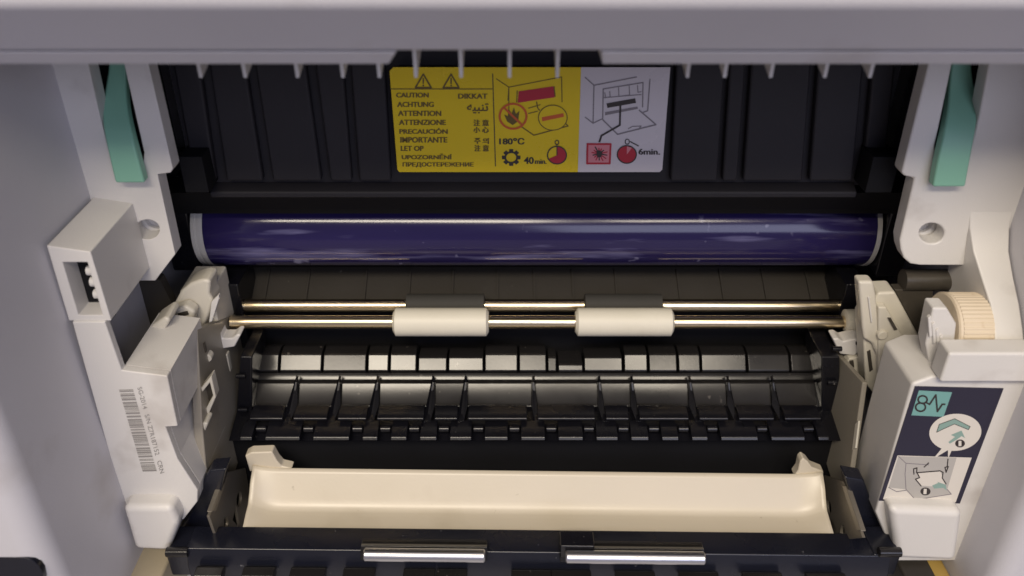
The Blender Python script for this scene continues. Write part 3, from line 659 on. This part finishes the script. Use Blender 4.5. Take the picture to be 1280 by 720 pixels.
# slotted end plates
ep = plate_x('end_plate', [(276, 592), (307, 585), (313, 619), (304, 665), (270, 668), (262, 645), (268, 632)], -0.1062, -0.001, 'plate', door,
             holes=(ell(299, 624, 3.0, 9.5, 16, 0.1), ell(283, 653, 2.6, 8, 16), [(295, 633), (301, 662), (291, 650)]), bevel=0.0002)
plate_x('plate_flange', [(281, 595), (285, 596), (270, 640), (265, 640)], -0.1050, -0.0018, 'plate', ep, bevel=0.0003)
ep = plate_x('end_plate', [(1028, 594), (1058, 603), (1066, 640), (1078, 672), (1040, 676), (1024, 640)], 0.1045, 0.001, 'plate', door,
             holes=(ell(1036, 634, 3.0, 9.5, 16, -0.1), ell(1053, 664, 2.6, 8, 16), [(1040, 646), (1046, 664), (1032, 672)]), bevel=0.0002)
plate_x('plate_flange', [(1052, 607), (1057, 607), (1076, 664), (1071, 664)], 0.1033, 0.0018, 'plate', ep, bevel=0.0003)
# side arms
plate('side_arm', [(246, 612), (262, 588), (283, 586), (270, 640), (264, 672), (240, 690), (214, 698), (224, 662), (240, 640)], 0.2050, 0.006, 'navy', door, bevel=0.0007)
plate('side_arm', [(1056, 596), (1080, 600), (1094, 638), (1114, 660), (1123, 700), (1098, 704), (1078, 672), (1068, 640)], 0.2050, 0.006, 'navy', door, bevel=0.0007)
plate_x('plate_backing', [(276, 592), (307, 585), (313, 619), (304, 665), (270, 668), (262, 645)], -0.1085, -0.001, 'deep', door)
plate_x('plate_backing', [(1028, 594), (1058, 603), (1066, 640), (1078, 672), (1040, 676), (1024, 640)], 0.1070, 0.001, 'deep', door)
# front beam with ledge
xb0, xb1 = XA(238, 685, .193), XA(1112, 685, .193)
e0, e1 = P(672, .1965), P(690, .1905)
sweep('front_beam', [e0, e1, P(712, .1885), (0.1885, P(712, .1885)[1] - 0.012), (0.199, P(712, .1885)[1] - 0.012), (0.2005, e0[1] - 0.0005)], xb0, xb1, 'navy', door, bevel=0.0005, seg=2)
for (a, b) in ((453, 607), (702, 879)):
    x0, x1 = XA(a, 690, .189), XA(b, 690, .189)
    q = P(695.5, .1862)
    sweep('roller_pocket', [P(681, .1915), P(684, .1895), P(703, .1872), (0.190, P(703, .1872)[1]), (0.1935, P(681, .1915)[1])], x0 - 0.0004, x1 + 0.0006, 'black_gloss', door, bevel=0.0003, seg=2)
    lathe('polished_roller', q[0], q[1], [(x0 + 0.0012, 0.0017), (x0 + 0.0016, 0.0021), (x1 - 0.0004, 0.0021), (x1, 0.0017)], 'chrome', door, n=32)
box('beam_block', XA(700, 675, .192), XA(742, 675, .192), 0.1880, 0.1945, P(694, .190)[1], P(676, .190)[1], 'black', door, bevel=0.0005)
for (a, b) in ((246, 281), (305, 345), (364, 408), (430, 470), (505, 545), (546, 585), (640, 690), (690, 740), (770, 820), (850, 900), (930, 980), (1010, 1060)):
    sweep('beam_segment', [P(713, .1868), P(724, .1835), P(735, .1825), (0.187, P(735, .1825)[1]), (0.1883, P(713, .1868)[1] - 0.001)], XA(a, 715, .186), XA(b, 715, .186), 'black_gloss', door, bevel=0.0004, seg=2)
for s_, ux in ((1, 222), (-1, 1112)):
    q = U(ux, 690, .190)
    lathe('hinge_pin', q.y, q.z, [(q.x - 0.0035, 0.0016), (q.x + 0.0035, 0.0016)], 'black_gloss', door, n=18)
    box('hinge_lug', q.x - 0.0045, q.x + 0.0045, 0.1905, 0.203, q.z - 0.012, q.z - 0.0018, 'navy', door, bevel=0.0007)

# corners below the side blocks
q = P(693, .198)
box('corner_block', XA(172, 693, .198), XA(214, 693, .198), 0.180, 0.215, q[1] - 0.03, q[1], 'tan', printer, bevel=0.0012)
q = P(707, .198)
box('corner_block', XA(1126, 707, .198), XA(1166, 707, .198), 0.176, 0.21, q[1] - 0.03, q[1] - 0.001, 'brown_black', printer, bevel=0.001)
box('amber_block', XA(1167, 707, .198), XA(1192, 707, .198), 0.188, 0.21, q[1] - 0.03, q[1] - 0.004, 'amber', printer, bevel=0.0014)

adopt(printer); adopt(chute); adopt(cart); adopt(door)
tilt = Matrix.Translation((0, 0.2, A_[1])) @ Matrix.Rotation(R(0.9), 4, 'Y') @ Matrix.Translation((0, -0.2, -A_[1]))
for c in door.children:
    if c.name.split('.')[0] in ('trough', 'front_beam', 'roller_pocket', 'polished_roller', 'beam_block', 'beam_segment'): c.data.transform(tilt)
